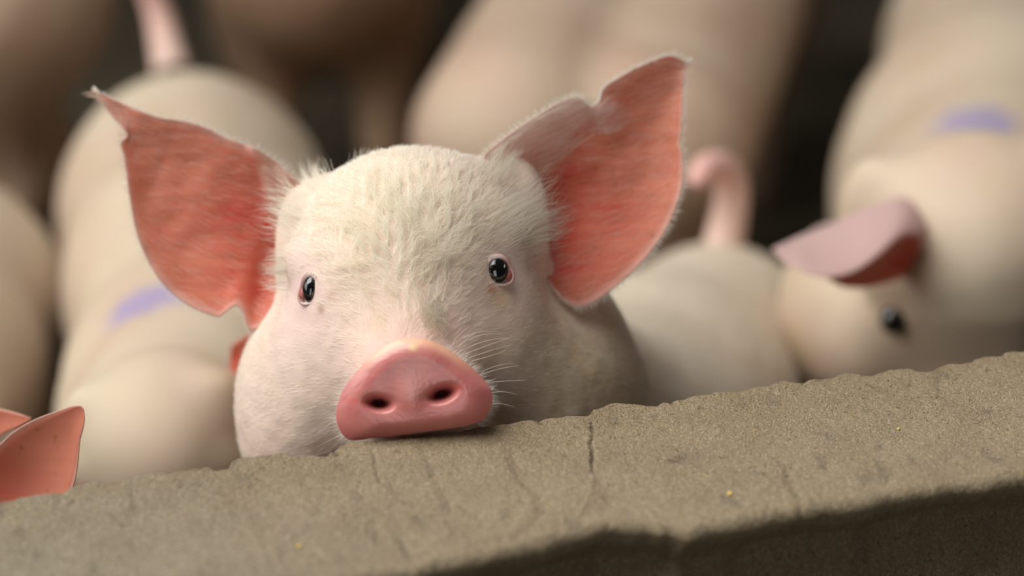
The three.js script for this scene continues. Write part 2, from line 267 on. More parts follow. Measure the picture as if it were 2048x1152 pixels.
// an ear: two outline curves from base to tip, a grid between them, cupped and thick, in design millimetres
function resample(pts, n) { const c = new THREE.CatmullRomCurve3(pts.map((p) => V(...p)), false, 'centripetal'); return c.getSpacedPoints(n).map((p) => [p.x, p.y, p.z]); }
function ear({ up, low, cup, thick = 2.2, bend, inner, nt = 70, nv = 54, colors }) {
  const U = resample(up, nt), L = resample(low, nt), S = [], W = nv + 1;
  for (let i = 0; i <= nt; i++) for (let j = 0; j <= nv; j++) {
    const t = i / nt, v = j / nv, p = mix3(U[i], L[i], v), wide = Math.hypot(U[i][0] - L[i][0], U[i][1] - L[i][1], U[i][2] - L[i][2]);
    p[2] -= cup * Math.sin(Math.PI * v) ** 0.8 * Math.min(1, wide / 60) * (1 - 0.55 * t); if (bend) p[2] += bend(t, v, p[0], p[1]); S.push(p);
  }
  const front = geo(S.flat(), (() => { const q = []; for (let i = 0; i < nt; i++) for (let j = 0; j < nv; j++) { const a = i * W + j, b = a + W; q.push(a, b, a + 1, b, b + 1, a + 1); } return q; })()), n = front.attributes.normal.array;
  let sg = 0; for (let i = 2; i < n.length; i += 3) sg += n[i]; sg = sg < 0 ? -1 : 1;
  const pos = [], col = [], idx = [], rim = [];
  for (let side = 0; side < 2; side++) S.forEach((p, k) => {
    const i = Math.floor(k / W), j = k % W, t = i / nt, v = j / nv, e = Math.min(v, 1 - v) * 2, th = (0.35 + 0.65 * sstep(0, 0.16, Math.min(e, (1 - t) * 1.4))) * thick * (1.25 - 0.6 * t) / 2, d = (side ? -1 : 1) * th * sg;
    pos.push(p[0] + n[k * 3] * d, p[1] + n[k * 3 + 1] * d, p[2] + n[k * 3 + 2] * d);
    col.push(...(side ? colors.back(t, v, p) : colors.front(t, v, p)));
    if (!side && (j === 0 || j === nv || i === nt)) rim.push({ p, t, v, n: [n[k * 3] * sg, n[k * 3 + 1] * sg, n[k * 3 + 2] * sg] });
  });
  const M = S.length, face = (a, b, c) => idx.push(...(sg > 0 ? [a, b, c] : [a, c, b]));
  for (let i = 0; i < nt; i++) for (let j = 0; j < nv; j++) { const a = i * W + j, b = a + W; face(a, b, a + 1); face(b, b + 1, a + 1); face(M + a, M + a + 1, M + b); face(M + b, M + a + 1, M + b + 1); }
  for (let i = 0; i < nt; i++) { const a = i * W, b = a + W; face(a, M + a, b); face(M + a, M + b, b); const c = a + nv, d = b + nv; face(c, d, M + c); face(M + c, d, M + d); }
  for (let j = 0; j < nv; j++) { const a = nt * W + j; face(a, M + a, a + 1); face(M + a, M + a + 1, a + 1); const b = j; face(b, b + 1, M + b); face(M + b, b + 1, M + b + 1); }
  return { g: geo(pos, idx, null, col), rim, S, W, n: Array.from(n, (q) => q * sg) };
}
const earColors = (deep, flap, pale) => ({
  front(t, v, p) {
    const a = noise(p[0] / 22, p[1] / 22, 1), st = noise(p[0] / 30, p[1] / 4.5, 3), dot = noise(p[0] / 5, p[1] / 3.2, 8);
    let c = mix3([0.81, 0.315, 0.215], [0.64, 0.065, 0.045], clamp(sstep(0.75, 0.1, t + 0.18 * a) * (0.35 + 0.65 * Math.sin(Math.PI * clamp(v, 0, 1))) * deep, 0, 1));  // deep red towards the base: blood-red skin with the cavity shade painted in
    c = mix3(c, [0.70, 0.26, 0.15], clamp(0.3 + st * 0.6, 0, 0.45)); if (dot > 0.5) c = mix3(c, [0.42, 0.15, 0.06], clamp((dot - 0.5) * 4, 0, 0.6));
    if (flap) c = mix3(c, [0.72, 0.46, 0.37], flap(p) * 0.85); if (pale) c = mix3(c, [0.86, 0.60, 0.53], sstep(0.24, 0.05, v + 0.05 * a) * sstep(0.72, 0.5, t) * 0.9);
    return mix3(c, [0.82, 0.60, 0.52], sstep(0.06, 0.0, Math.min(v, 1 - v)) * 0.6);
  },
  back(t, v, p) { return mix3([0.76, 0.50, 0.43], [0.74, 0.58, 0.48], clamp(0.5 + noise(p[0] / 15, p[1] / 15, 2), 0, 1)); },
});
// hair: curved tapering ribbons gathered in one geometry
class Hair {
  constructor() { this.p = []; this.n = []; this.c = []; this.i = []; this.count = 0; }
  add(root, dir, nor, len, width, color, { lift = 0.3, wave = 0, phase = 0, droop = 0, seg = 4, roll = 0 } = {}) {
    const d = V(...dir).normalize(), n = V(...nor).normalize(); let s = V().crossVectors(d, n).normalize(); if (s.lengthSq() < 0.5) return;
    const w = s.clone().multiplyScalar(Math.cos(roll)).addScaledVector(n, Math.sin(roll)), b = this.p.length / 3, m = n.clone().addScaledVector(s, -0.9 * Math.sin(roll)).normalize();
    for (let k = 0; k <= seg; k++) {
      const t = k / seg, h = Math.sin(t * Math.PI * 0.5) * lift - droop * t * t, lat = wave * Math.sin(phase + t * 6.5) * t;
      const x = root[0] + (d.x * t + n.x * h + s.x * lat) * len, y = root[1] + (d.y * t + n.y * h + s.y * lat) * len, z = root[2] + (d.z * t + n.z * h + s.z * lat) * len, r = width * (1 - 0.8 * t) * 0.5;
      this.p.push(x - w.x * r, y - w.y * r, z - w.z * r, x + w.x * r, y + w.y * r, z + w.z * r);
      for (let q = 0; q < 2; q++) { this.n.push(m.x, m.y, m.z); this.c.push(color[0], color[1], color[2]); }
      if (k) { const a = b + (k - 1) * 2; this.i.push(a, a + 1, a + 2, a + 1, a + 3, a + 2); }
    }
    this.count++;
  }
  geometry() { return geo(this.p, this.i, this.n, this.c).applyMatrix4(toWorld); }
}

// ---------------------------------------------------------------- the pig at the wall
{
  const base = V(0.03, 0, -0.25);
  const t = thing('pig', 'young pale pig resting its pink snout on the wall top with both ears spread', 'pig', base);
  const W = (x, y, z) => w2h(x, y, z);
  const eyeL = hm(622, 577, -58), eyeR = hm(995, 540, -57);
  const prims = [...headPrims,
    ell(hm(1105, 715, -158), [34, 60, 38], 34), cone(hm(1110, 770, -172), W(0.07, 0.395, -0.31), 44, 84, 40),
    cone(hm(835, 600, -140), W(0.012, 0.455, -0.18), 60, 90, 30),
    cone(W(0.012, 0.455, -0.18), W(0.045, 0.395, -0.27), 90, 104, 40),
    cone(W(0.045, 0.395, -0.27), W(0.095, 0.362, -0.42), 104, 100, 40),
    cone(W(0.095, 0.362, -0.42), W(0.158, 0.340, -0.585), 98, 84, 40),
    ell(W(0.208, 0.295, -0.59), [50, 92, 78], 20), ell(W(0.105, 0.285, -0.60), [48, 88, 78], 26),
    cone(W(0.205, 0.24, -0.59), W(0.20, 0.13, -0.63), 50, 26, 24), cone(W(0.20, 0.13, -0.63), W(0.205, 0.02, -0.60), 24, 19, 12),
    cone(W(0.105, 0.24, -0.60), W(0.10, 0.13, -0.64), 50, 26, 24), cone(W(0.10, 0.13, -0.64), W(0.10, 0.02, -0.61), 24, 19, 12),
    cone(W(0.09, 0.33, -0.24), W(0.085, 0.15, -0.20), 52, 26, 30), cone(W(0.085, 0.15, -0.20), W(0.085, 0.02, -0.19), 25, 20, 12),
    cone(W(-0.02, 0.33, -0.26), W(-0.02, 0.15, -0.22), 52, 26, 30), cone(W(-0.02, 0.15, -0.22), W(-0.02, 0.02, -0.21), 25, 20, 12),
  ];
  const headOnly = headPrims.concat(prims.slice(headPrims.length, headPrims.length + 5));
  const f = (x, y, z) => {
    const deep = z < -190 || y < -170, d = field(deep ? prims : headOnly, x, y, z);
    if (d > 8 || d < -8) return d;
    return d + 0.35 * noise(x / 9, y / 9, z / 9) + 0.7 * noise(x / 24, y / 24, z / 24);
  };
  const xs = [...lines(-190, -165, 6), ...lines(-162, 90, 2.2), ...lines(96, 290, 7)], ys = [...lines(-640, -160, 9), ...lines(-152, 92, 2.2), ...lines(98, 130, 8)], zs = [...lines(-960, -190, 9), ...lines(-182, 22, 2.2), 30];
  const s = surface(f, xs, ys, zs);
  const lilac = (x, y, z) => Math.max(...[eyeL, eyeR].map((e) => Math.exp(-(((x - e[0]) / 19) ** 2 + ((y - e[1] + 6) / 25) ** 2 + ((z - e[2]) / 30) ** 2))));
  const nose = hm(830, 785, 4), specks = [[hm(984, 580, -58), 2.6, 0.9, [0.40, 0.10, 0.03]], [hm(647, 618, -56), 2.4, 0.8, [0.30, 0.17, 0.09]], [hm(668, 590, -54), 2.2, 0.5, [0.5, 0.2, 0.14]], [hm(938, 560, -50), 2.0, 0.6, [0.30, 0.18, 0.09]], [hm(1000, 600, -60), 6, 0.5, [0.50, 0.36, 0.14]], [hm(760, 655, -40), 5, 0.3, [0.6, 0.42, 0.26]]];
  const col = paint(s.P, s.N, (x, y, z) => {
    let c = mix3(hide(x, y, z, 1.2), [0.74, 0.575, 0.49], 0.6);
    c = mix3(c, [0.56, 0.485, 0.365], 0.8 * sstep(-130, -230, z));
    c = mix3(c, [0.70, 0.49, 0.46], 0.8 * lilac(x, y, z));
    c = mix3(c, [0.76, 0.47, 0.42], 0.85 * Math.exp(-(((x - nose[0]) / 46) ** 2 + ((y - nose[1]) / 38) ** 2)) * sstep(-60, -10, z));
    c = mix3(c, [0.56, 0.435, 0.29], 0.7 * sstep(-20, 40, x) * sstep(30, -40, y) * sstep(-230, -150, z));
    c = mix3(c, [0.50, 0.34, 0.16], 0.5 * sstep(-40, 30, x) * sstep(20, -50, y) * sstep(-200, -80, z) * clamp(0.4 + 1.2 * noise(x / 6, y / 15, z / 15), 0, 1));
    c = mix3(c, [0.50, 0.31, 0.26], 0.8 * Math.exp(-(((x - 215) / 52) ** 2 + ((y + 165) / 110) ** 2)) * sstep(-560, -680, z));  // shade of the far ham painted over its pinker thigh skin
    for (const [p, r, a, q] of specks) c = mix3(c, q, a * Math.exp(-(((x - p[0]) / r) ** 2 + ((y - p[1]) / r) ** 2)) * (z > -90 ? 1 : 0));
    return c;
  });
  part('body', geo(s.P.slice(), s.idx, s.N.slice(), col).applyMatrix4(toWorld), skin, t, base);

  // snout plate
  const ring = [[822, 677], [857, 680], [888, 694], [919, 715], [944, 735], [969, 760], [982, 779], [985, 801], [979, 822], [966, 840], [935, 851], [872, 861], [810, 869], [747, 876], [700, 880], [685, 869], [674, 847], [672, 826], [677, 804], [685, 782], [697, 763], [716, 741], [735, 719], [760, 699], [791, 682]];
  const c0 = [832, 788], curve = new THREE.CatmullRomCurve3(ring.map(([x, y]) => V(x, y, 0)), true, 'centripetal'), NA = 150, NR = 64, pts = curve.getSpacedPoints(NA).slice(0, NA);
  const pos = [], pc = [], idx = [];
  const pit = (x, y, cx, cy, a, l, w) => { const dx = x - cx, dy = y - cy, u = dx * Math.cos(a) + dy * Math.sin(a), v = -dx * Math.sin(a) + dy * Math.cos(a); return Math.exp(-((u / l) ** 2 + (v / w) ** 2)); };
  const holes = (x, y) => [
    pit(x, y, 758, 806, 0.12, 20, 10), pit(x, y, 883, 788, -0.3, 22, 11)];
  for (let r = 0; r <= NR + 10; r++) for (let a = 0; a < NA; a++) {
    const q = Math.min(1, r / NR), k = r > NR ? 1 - 0.17 * ((r - NR) / 10) ** 1.4 : 1, rr = (q < 1 ? Math.sin(q * Math.PI / 2 * 0.94) / Math.sin(Math.PI / 2 * 0.94) : 1) * k;
    const x = c0[0] + (pts[a].x - c0[0]) * rr, y = c0[1] + (pts[a].y - c0[1]) * rr, edge = Math.max(0, (rr / k - 0.62) / 0.38) ** 2;
    let z = 12 + 9 * (880 - y) / 200 - 6 * edge - (r > NR ? 26 * ((r - NR) / 10) : 0) - 0.5 * Math.exp(-(((x - 832) / 80) ** 2 + ((y - 745) / 30) ** 2)) + 2.0 * Math.exp(-(((x - 822) / 30) ** 2 + ((y - 795) / 40) ** 2));
    z += 0.13 * noise(x / 9, y / 9, 2) + 0.09 * noise(x / 4.5, y / 4.5, 6) * (1 - edge);
    const h = holes(x, y), hh = r > NR ? 0 : Math.max(h[0], h[1]); z -= 17 * hh;
    if (r <= NR) z += 0.5 * (Math.max(pit(x, y, 770, 840, 0.1, 46, 18), pit(x, y, 890, 822, -0.1, 46, 18)));
    pos.push(...hm(x, y, z));
    let c = mix3([0.47, 0.135, 0.13], [0.57, 0.195, 0.17], clamp(0.5 + noise(x / 40, y / 40, 1), 0, 1));
    c = mix3(c, [0.62, 0.30, 0.26], Math.exp(-(((x - 822) / 30) ** 2 + ((y - 770) / 45) ** 2)) * 0.7);
    c = mix3(c, [0.82, 0.46, 0.28], sstep(0.78, 0.97, rr) * sstep(770, 690, y) * 0.8);
    c = mix3(c, [0.75, 0.52, 0.22], Math.exp(-(((x - 826) / 9) ** 2 + ((y - 694) / 9) ** 2)) * 0.7);
    c = mix3(c, [0.60, 0.10, 0.08], Math.max(pit(x, y, 715, 802, 0.2, 26, 5), pit(x, y, 915, 775, -0.4, 18, 6), 0.7 * pit(x, y, 825, 812, 0, 22, 14)) * 0.6);
    c = mix3(c, [0.16, 0.03, 0.03], sstep(0.4, 0.85, hh));
    pc.push(...c);
    if (r) { const b = r * NA, p = b - NA, e = (a + 1) % NA; idx.push(p + a, p + e, b + a, p + e, b + e, b + a); }
  }
  const sg = geo(pos, idx.reduce((q, _, i) => { if (i % 3 === 0) q.push(idx[i], idx[i + 2], idx[i + 1]); return q; }, []), null, pc);
  { const nn = sg.attributes.normal; let z = 0; for (let i = 0; i < nn.count; i++) z += nn.getZ(i); if (z < 0) { const ix = sg.index.array; for (let i = 0; i < ix.length; i += 3) { const q = ix[i + 1]; ix[i + 1] = ix[i + 2]; ix[i + 2] = q; } sg.computeVertexNormals(); } }
  part('snout', sg.applyMatrix4(toWorld), noseSkin, t, base, { label: 'moist pink snout with two nostrils' });

  // ears
  const lift = (list, z0, z1) => list.map(([x, y, z], i) => hm(x, y, z ?? mixn(z0, z1, i / (list.length - 1))));
  const ridgeL = [[505, 300], [527, 340], [540, 385], [552, 435], [560, 480]].map(([x, y]) => hm(x, y, -100));
  const earL = ear({
    up: lift([[625, 392, -112], [613, 386, -108], [586, 354], [550, 322], [505, 295], [469, 282], [446, 273], [415, 257], [370, 243], [315, 234], [261, 214], [225, 198], [197, 186]], -104, -112),
    low: lift([[605, 600, -120], [575, 600, -110], [550, 618], [530, 640], [514, 655], [500, 660], [491, 643], [480, 616], [469, 610], [455, 620], [437, 633], [415, 627], [379, 611], [338, 580], [306, 539], [284, 494], [270, 453], [261, 404], [254, 354], [248, 313], [243, 286], [256, 274], [248, 259], [221, 228], [205, 202], [197, 187]], -98, -112),
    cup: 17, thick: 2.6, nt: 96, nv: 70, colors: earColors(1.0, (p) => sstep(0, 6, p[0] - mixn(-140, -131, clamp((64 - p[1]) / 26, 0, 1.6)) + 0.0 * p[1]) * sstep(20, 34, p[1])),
    bend: (u, v, x, y) => { const d = pathDistance(ridgeL, x, y); return 5 * Math.exp(-((d / 3.2) ** 2)) - 9 * Math.exp(-(((x + 135) / 14) ** 2 + ((y + 0) / 26) ** 2)) + 1.4 * noise(x / 14, y / 14, 3) + 0.5 * noise(x / 25, y / 4, 6); },
  });
  const earR = ear({
    up: lift([[985, 372, -92], [975, 330, -92], [969, 312], [997, 286], [1036, 257], [1074, 233], [1112, 209], [1150, 194], [1169, 202], [1180, 213], [1193, 209], [1200, 193], [1207, 176], [1236, 157], [1274, 135], [1312, 119], [1341, 111], [1365, 120], [1371, 128]], -90, -118),
    low: lift([[1040, 520, -112], [1070, 535, -104], [1098, 565], [1117, 591], [1141, 608], [1160, 613], [1188, 603], [1226, 577], [1265, 544], [1303, 501], [1332, 458], [1351, 415], [1363, 377], [1366, 343], [1364, 305], [1360, 291], [1363, 257], [1365, 209], [1367, 162], [1372, 129]], -100, -118),
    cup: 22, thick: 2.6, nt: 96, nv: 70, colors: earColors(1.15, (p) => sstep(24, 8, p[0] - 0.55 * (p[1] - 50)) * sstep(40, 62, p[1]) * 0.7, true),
    bend: (u, v, x, y) => -10 * Math.exp(-(((x - 22) / 18) ** 2 + ((y - 35) / 32) ** 2)) + 1.4 * noise(x / 14, y / 14, 9) + 0.7 * noise(x / 30, y / 3.6, 2),
  });
  for (const [e, out, bx] of [[earL, -1, -112], [earR, 1, 8]]) {
    const m = part('ear', e.g.applyMatrix4(toWorld), earSkin, t, base);
    const h = new Hair(), cx = e.S.reduce((a, p) => a + p[0], 0) / e.S.length, cy = e.S.reduce((a, p) => a + p[1], 0) / e.S.length;
    for (const r of e.rim) if (r.t > 0.04) for (let k = 0; k < (out > 0 ? 9 : 4); k++) {
      const ox = r.p[0] - cx, oy = r.p[1] - cy, l = Math.hypot(ox, oy), g = noise(r.p[0] / 6, r.p[1] / 6, 4);
      h.add([r.p[0] + (rnd() - 0.5) * 1.6, r.p[1] + (rnd() - 0.5) * 1.6, r.p[2] + (rnd() - 0.5) * 1.2], [ox / l + 0.6 * (rnd() - 0.5) + 0.7 * g + out * 0.35, oy / l + 0.6 * (rnd() - 0.5) + 0.25, (rnd() - 0.5) * 0.7], [0.1, 0.2, 1], 2.2 + 2.6 * rnd() ** 2, 0.2, [0.88, 0.83, 0.74], { lift: 0.1, wave: 0.1, phase: rnd() * 6, seg: 3 });
    }
    for (let k = 0; k < 2600; k++) {                        // sparse pale hair lying in the cup
      const i = Math.floor(e.S.length * Math.pow(rnd(), 1.4)), p = e.S[i], n = [e.n[i * 3], e.n[i * 3 + 1], e.n[i * 3 + 2]];
      h.add([p[0] + n[0] * 1.4, p[1] + n[1] * 1.4, p[2] + n[2] * 1.4], [out, 0.25 + 0.5 * noise(p[0] / 9, p[1] / 9, 3), 0.1], n, 4 + 6 * rnd(), 0.13, [0.80, 0.62, 0.52], { lift: 0.18, wave: 0.1, phase: rnd() * 6, seg: 3 });
    }
    if (out > 0) for (let k = 0; k < 1500; k++) {
      const i = Math.floor(rnd() * 0.62 * 96), j = Math.floor(rnd() ** 1.5 * 18), q = i * e.W + j, p = e.S[q], n = [e.n[q * 3], e.n[q * 3 + 1], e.n[q * 3 + 2]];
      h.add([p[0] + n[0] * 1.3, p[1] + n[1] * 1.3, p[2] + n[2] * 1.3], [0.75 + 0.3 * rnd(), 0.7 + 0.4 * noise(p[0] / 6, p[1] / 6, 2), 0.2], n, 4 + 7 * rnd(), 0.17, [0.93, 0.87, 0.79], { lift: 0.3, wave: 0.1, phase: rnd() * 6, seg: 4 });
    }
    part('fringe', h.geometry(), hairMat, m, base, { kind: 'stuff' });
  }

  // eyes with their lids
  for (const [px, py, a, b, roll, k] of [[622, 577, 7.2, 4.0, -0.16, 0], [994, 540, 6.9, 5.8, 0.14, 1]]) {
    const e = hm(px, py, -60); let z = -20; while (field(prims, e[0], e[1], z) > 0 && z > -110) z -= 0.5;
    const p = hm(px, py, z), g = s.grad(p[0], p[1], p[2]), n = V(g[0] * 0.6, g[1] * 0.5, g[2] + 0.5).normalize();
    const up = V(Math.sin(-roll), Math.cos(roll), 0).addScaledVector(n, -V(Math.sin(-roll), Math.cos(roll), 0).dot(n)).normalize(), rt = V().crossVectors(up, n).normalize();
    const wide = b / Math.max(0.45, Math.abs(rt.x)), m = new THREE.Matrix4().makeBasis(rt, up, n).setPosition(p[0] + n.x * 0.2, p[1] + n.y * 0.2, p[2] + n.z * 0.2);
    const ball = new THREE.SphereGeometry(1, 40, 28).scale(wide, a, 4.2).applyMatrix4(m).applyMatrix4(toWorld);
    part('eye', ball, eyeMat, t, base);
    const sgn = k ? 1 : -1, cor = new THREE.SphereGeometry(1, 20, 14).scale(2.6, 2.9, 1.5).translate(sgn * wide * 0.8, -a * 0.45, 0.5), cq = new Float32Array(cor.attributes.position.count * 3).map((_, i) => [0.36, 0.10, 0.09][i % 3]);
    cor.setAttribute('color', new THREE.BufferAttribute(cq, 3)); cor.deleteAttribute('uv'); part('eye_corner', cor.applyMatrix4(m).applyMatrix4(toWorld), lidMat, t, base);
    const loop = []; for (let i = 0; i < 40; i++) { const q = i / 40 * 2 * Math.PI, s2 = Math.sin(q), c2 = Math.cos(q); const co = (k ? 1 : -1) * c2 * 0.78 - s2 * 0.62, dr = 1 + 0.38 * Math.max(0, co) ** 6; loop.push(V(c2 * (wide + 0.7) * dr, s2 * (a + (s2 > 0 ? -0.1 : 0.7)) * dr, (s2 > 0 ? 1.1 * s2 : 0.1)).applyMatrix4(m)); }
    const lc = new THREE.CatmullRomCurve3(loop, true), tube = new THREE.TubeGeometry(lc, 80, 1.0, 10, true), tp = tube.attributes.position, cc = [];
    for (let i = 0; i <= 80; i++) { const q = lc.getPointAt((i % 80) / 80), u = V(q.x - p[0], q.y - p[1], q.z - p[2]).dot(up), r = u > 0 ? 1.0 + 0.6 * sstep(0, 6, u) : 0.95; for (let j = 0; j <= 10; j++) { const o = i * 11 + j; tp.setXYZ(o, q.x + (tp.getX(o) - q.x) * r, q.y + (tp.getY(o) - q.y) * r, q.z + (tp.getZ(o) - q.z) * r); } }
    tube.computeVertexNormals();
    for (let i = 0; i < tp.count; i++) { const d = V(tp.getX(i) - p[0], tp.getY(i) - p[1], tp.getZ(i) - p[2]).dot(rt), w = sstep(1, 5, (k ? 1 : -1) * d); const c = mix3([0.64, 0.485, 0.44], [0.46, 0.22, 0.20], w * 0.7); cc.push(...c); }
    tube.setAttribute('color', new THREE.BufferAttribute(new Float32Array(cc), 3)); tube.deleteAttribute('uv');
    part('eyelid', tube.applyMatrix4(toWorld), lidMat, t, base, { label: 'pink eyelid rim' });
    const lash = new Hair();
    for (let i = 0; i < 46; i++) { const q = Math.PI * (0.12 + 0.76 * rnd()), o = V(Math.cos(q) * (wide + 1.2), Math.sin(q) * (a + 1.1), 1.2).applyMatrix4(m), d = rt.clone().multiplyScalar(Math.cos(q) * 0.8 + (k ? 0.5 : -0.5)).addScaledVector(up, 0.1 - 0.25 * rnd()).addScaledVector(n, 0.9); lash.add([o.x, o.y, o.z], [d.x, d.y, d.z], [up.x, up.y, up.z], 4 + 3 * rnd(), 0.2, [0.75, 0.68, 0.58], { lift: 0.1, droop: 0.25, seg: 3 }); }
    part('eyelash', lash.geometry(), hairMat, t, base, { kind: 'stuff' });
  }

  // fur over the head
  const fur = new Hair(), occ = hm(815, 430, -140), tip = hm(830, 760, 0), ax = V(occ[0] - tip[0], occ[1] - tip[1], occ[2] - tip[2]).normalize();
  const area = [], P = s.P; let total = 0;
  for (let i = 0; i < s.idx.length; i += 3) {
    const a = s.idx[i] * 3, b = s.idx[i + 1] * 3, c = s.idx[i + 2] * 3; let w = 0;
    if (P[a + 2] > -175 && P[a + 1] > -140) { const ux = P[b] - P[a], uy = P[b + 1] - P[a + 1], uz = P[b + 2] - P[a + 2], vx = P[c] - P[a], vy = P[c + 1] - P[a + 1], vz = P[c + 2] - P[a + 2]; w = 0.5 * Math.hypot(uy * vz - uz * vy, uz * vx - ux * vz, ux * vy - uy * vx); if (s.N[a + 2] < -0.35) w = 0; }
    total += w; area.push(total);
  }
  const brow = hm(815, 470, -60), WANT = 110000;
  for (let k = 0; k < WANT; k++) {
    const q = rnd() * total; let lo = 0, hi = area.length - 1; while (lo < hi) { const m = (lo + hi) >> 1; area[m] < q ? lo = m + 1 : hi = m; }
    let u = rnd(), v = rnd(); if (u + v > 1) { u = 1 - u; v = 1 - v; } const ia = s.idx[lo * 3] * 3, ib = s.idx[lo * 3 + 1] * 3, ic = s.idx[lo * 3 + 2] * 3;
    const r = [0, 1, 2].map((c) => P[ia + c] + (P[ib + c] - P[ia + c]) * u + (P[ic + c] - P[ia + c]) * v), n = [s.N[ia], s.N[ia + 1], s.N[ia + 2]];
    const bald = lilac(...r), nearNose = Math.exp(-(((r[0] - nose[0]) / 40) ** 2 + ((r[1] - nose[1]) / 30) ** 2)) * sstep(-40, -8, r[2]);
    const eyeGap = Math.min(Math.hypot(r[0] - eyeL[0], r[1] - eyeL[1]), Math.hypot(r[0] - eyeR[0], r[1] - eyeR[1]));
    const top = Math.exp(-(((r[0] - brow[0]) / 50) ** 2 + ((r[1] - brow[1]) / 40) ** 2)), low = sstep(0, -60, r[1]);
    if (eyeGap < 8 || rnd() < bald * 0.8 || rnd() < nearNose * 0.6 || rnd() > 0.17 + 0.85 * top + 0.25 * sstep(0, 50, r[0])) continue;
    const gx = Math.floor(r[0] / 5.5), gy = Math.floor(r[1] / 6.5), hx = Math.sin(gx * 127.1 + gy * 311.7) * 43758.5453, hy = Math.sin(gx * 269.5 + gy * 183.3) * 43758.5453, kx = (gx + 0.2 + 0.6 * (hx - Math.floor(hx))) * 5.5 - r[0], ky = (gy + 0.2 + 0.6 * (hy - Math.floor(hy))) * 6.5 - r[1];
    const n1 = noise(r[0] / 7, r[1] / 9, r[2] / 9), n2 = noise(r[0] / 20 + 7, r[1] / 20, r[2] / 20), side = (r[0] - brow[0]) / 60;
    let d = ax.clone(); d.x += 0.26 * kx * top; d.y += 0.12 * ky * top; d.x += side * 0.9 + 0.9 * n1 * (0.4 + top) + 0.7 * n2; d.y += 0.25 * n1 - low * 0.5; { const q = d.x * n[0] + d.y * n[1] + d.z * n[2]; d.x -= q * n[0]; d.y -= q * n[1]; d.z -= q * n[2]; }
    const len = (3.0 + 12 * top + 1.5 * low) * (0.7 + 0.6 * rnd()) * (1 - 0.5 * bald) * (1 - 0.5 * nearNose), cl = 0.5 + 0.5 * noise(r[0] / 5, r[1] / 6, 5);
    const c = mix3([0.95, 0.92, 0.82], [0.78, 0.69, 0.52], clamp(0.8 * cl - 0.12 + 0.3 * (rnd() - 0.5) + 0.45 * sstep(-10, 55, r[0]) * sstep(40, -10, r[1]), 0, 0.95));
    fur.add(r, [d.x, d.y, d.z], n, len, 0.12 + 0.07 * top + 0.13 * rnd(), c, { lift: 0.2 + 0.28 * top * (0.4 + rnd()), droop: 0.08, wave: 0.05 + 0.24 * top, phase: 6 * n1 + 0.7 * rnd(), seg: top > 0.3 ? 7 : 3, roll: (rnd() - 0.5) * 1.4 });
  }
  // long tufts before the ears and along the crown
  const tuft = (px, py, n, sx, sy, dx, dy, dz, l0, l1, cl) => {
    for (let k = 0; k < n; k++) {
      const x = px + (rnd() + rnd() - 1) * sx, y = py + (rnd() + rnd() - 1) * sy, h0 = hm(x, y, -90); let z = -20; while (z > -135 && field(prims, h0[0], h0[1], z) > 0) z -= 1; if (z <= -134) continue;
      const p = hm(x, y, z), g = s.grad(p[0], p[1], p[2]), w = noise(x / 16, y / 16, 2);
      fur.add(p, [dx + 0.8 * w + 0.25 * (rnd() - 0.5), dy + 0.5 * w + 0.25 * (rnd() - 0.5), dz], [g[0], g[1], g[2] + 0.3], l0 + (l1 - l0) * rnd(), 0.22, mix3(cl, [0.75, 0.66, 0.5], 0.5 * rnd()), { lift: 0.3 * rnd(), wave: 0.08, phase: rnd() * 6, seg: 6, roll: rnd() - 0.5 });
    }
  };
  const white = [0.88, 0.83, 0.72];
  tuft(1010, 440, 330, 60, 60, 0.85, 0.55, 0.15, 12, 26, white); tuft(1055, 470, 160, 26, 60, 0.9, 0.25, 0.2, 12, 24, white);
  tuft(985, 345, 240, 40, 30, 0.5, 0.8, 0.05, 6, 16, white); tuft(600, 430, 330, 36, 70, -0.8, 0.25, 0.2, 8, 19, white);
  tuft(640, 370, 220, 40, 24, -0.35, 0.8, 0.0, 5, 13, white); tuft(575, 545, 240, 20, 60, -0.9, 0.0, 0.2, 6, 13, white);
  tuft(860, 620, 500, 34, 46, 0.35, -0.7, 0.25, 5, 11, white); tuft(790, 322, 300, 120, 10, 0.0, 0.9, 0.0, 3, 7, white);
  for (let k = 0; k < 520; k++) {
    const i = Math.floor(rnd() * 9.99), r = k % 4 ? [[890, 694], [919, 713], [944, 733], [969, 758], [982, 777], [985, 798], [979, 820], [968, 838], [960, 845], [955, 848]] : [[672, 830], [674, 845], [684, 866], [690, 872], [695, 878], [672, 812], [676, 802], [684, 782], [697, 763], [716, 741]], q = r[i], w = r[Math.min(9, i + 1)], f2 = rnd(), x = mixn(q[0], w[0], f2), y = mixn(q[1], w[1], f2), ox = x - 832, oy = y - 788, l = Math.hypot(ox, oy);
    fur.add(hm(832 + ox * 0.97, 788 + oy * 0.97, -6 - 8 * rnd()), [ox / l + 0.25 * (rnd() - 0.5), -oy / l + 0.25 * (rnd() - 0.5), 0.25 * (rnd() - 0.3)], [0, 0.2, 1], 2.5 + 4.5 * rnd() ** 2, 0.16, [0.93, 0.89, 0.8], { lift: 0.15, wave: 0.05, phase: 6 * rnd(), seg: 3 });
  }
  part('fur', fur.geometry(), hairMat, t, base, { kind: 'stuff', label: 'short cream bristly head fur' });

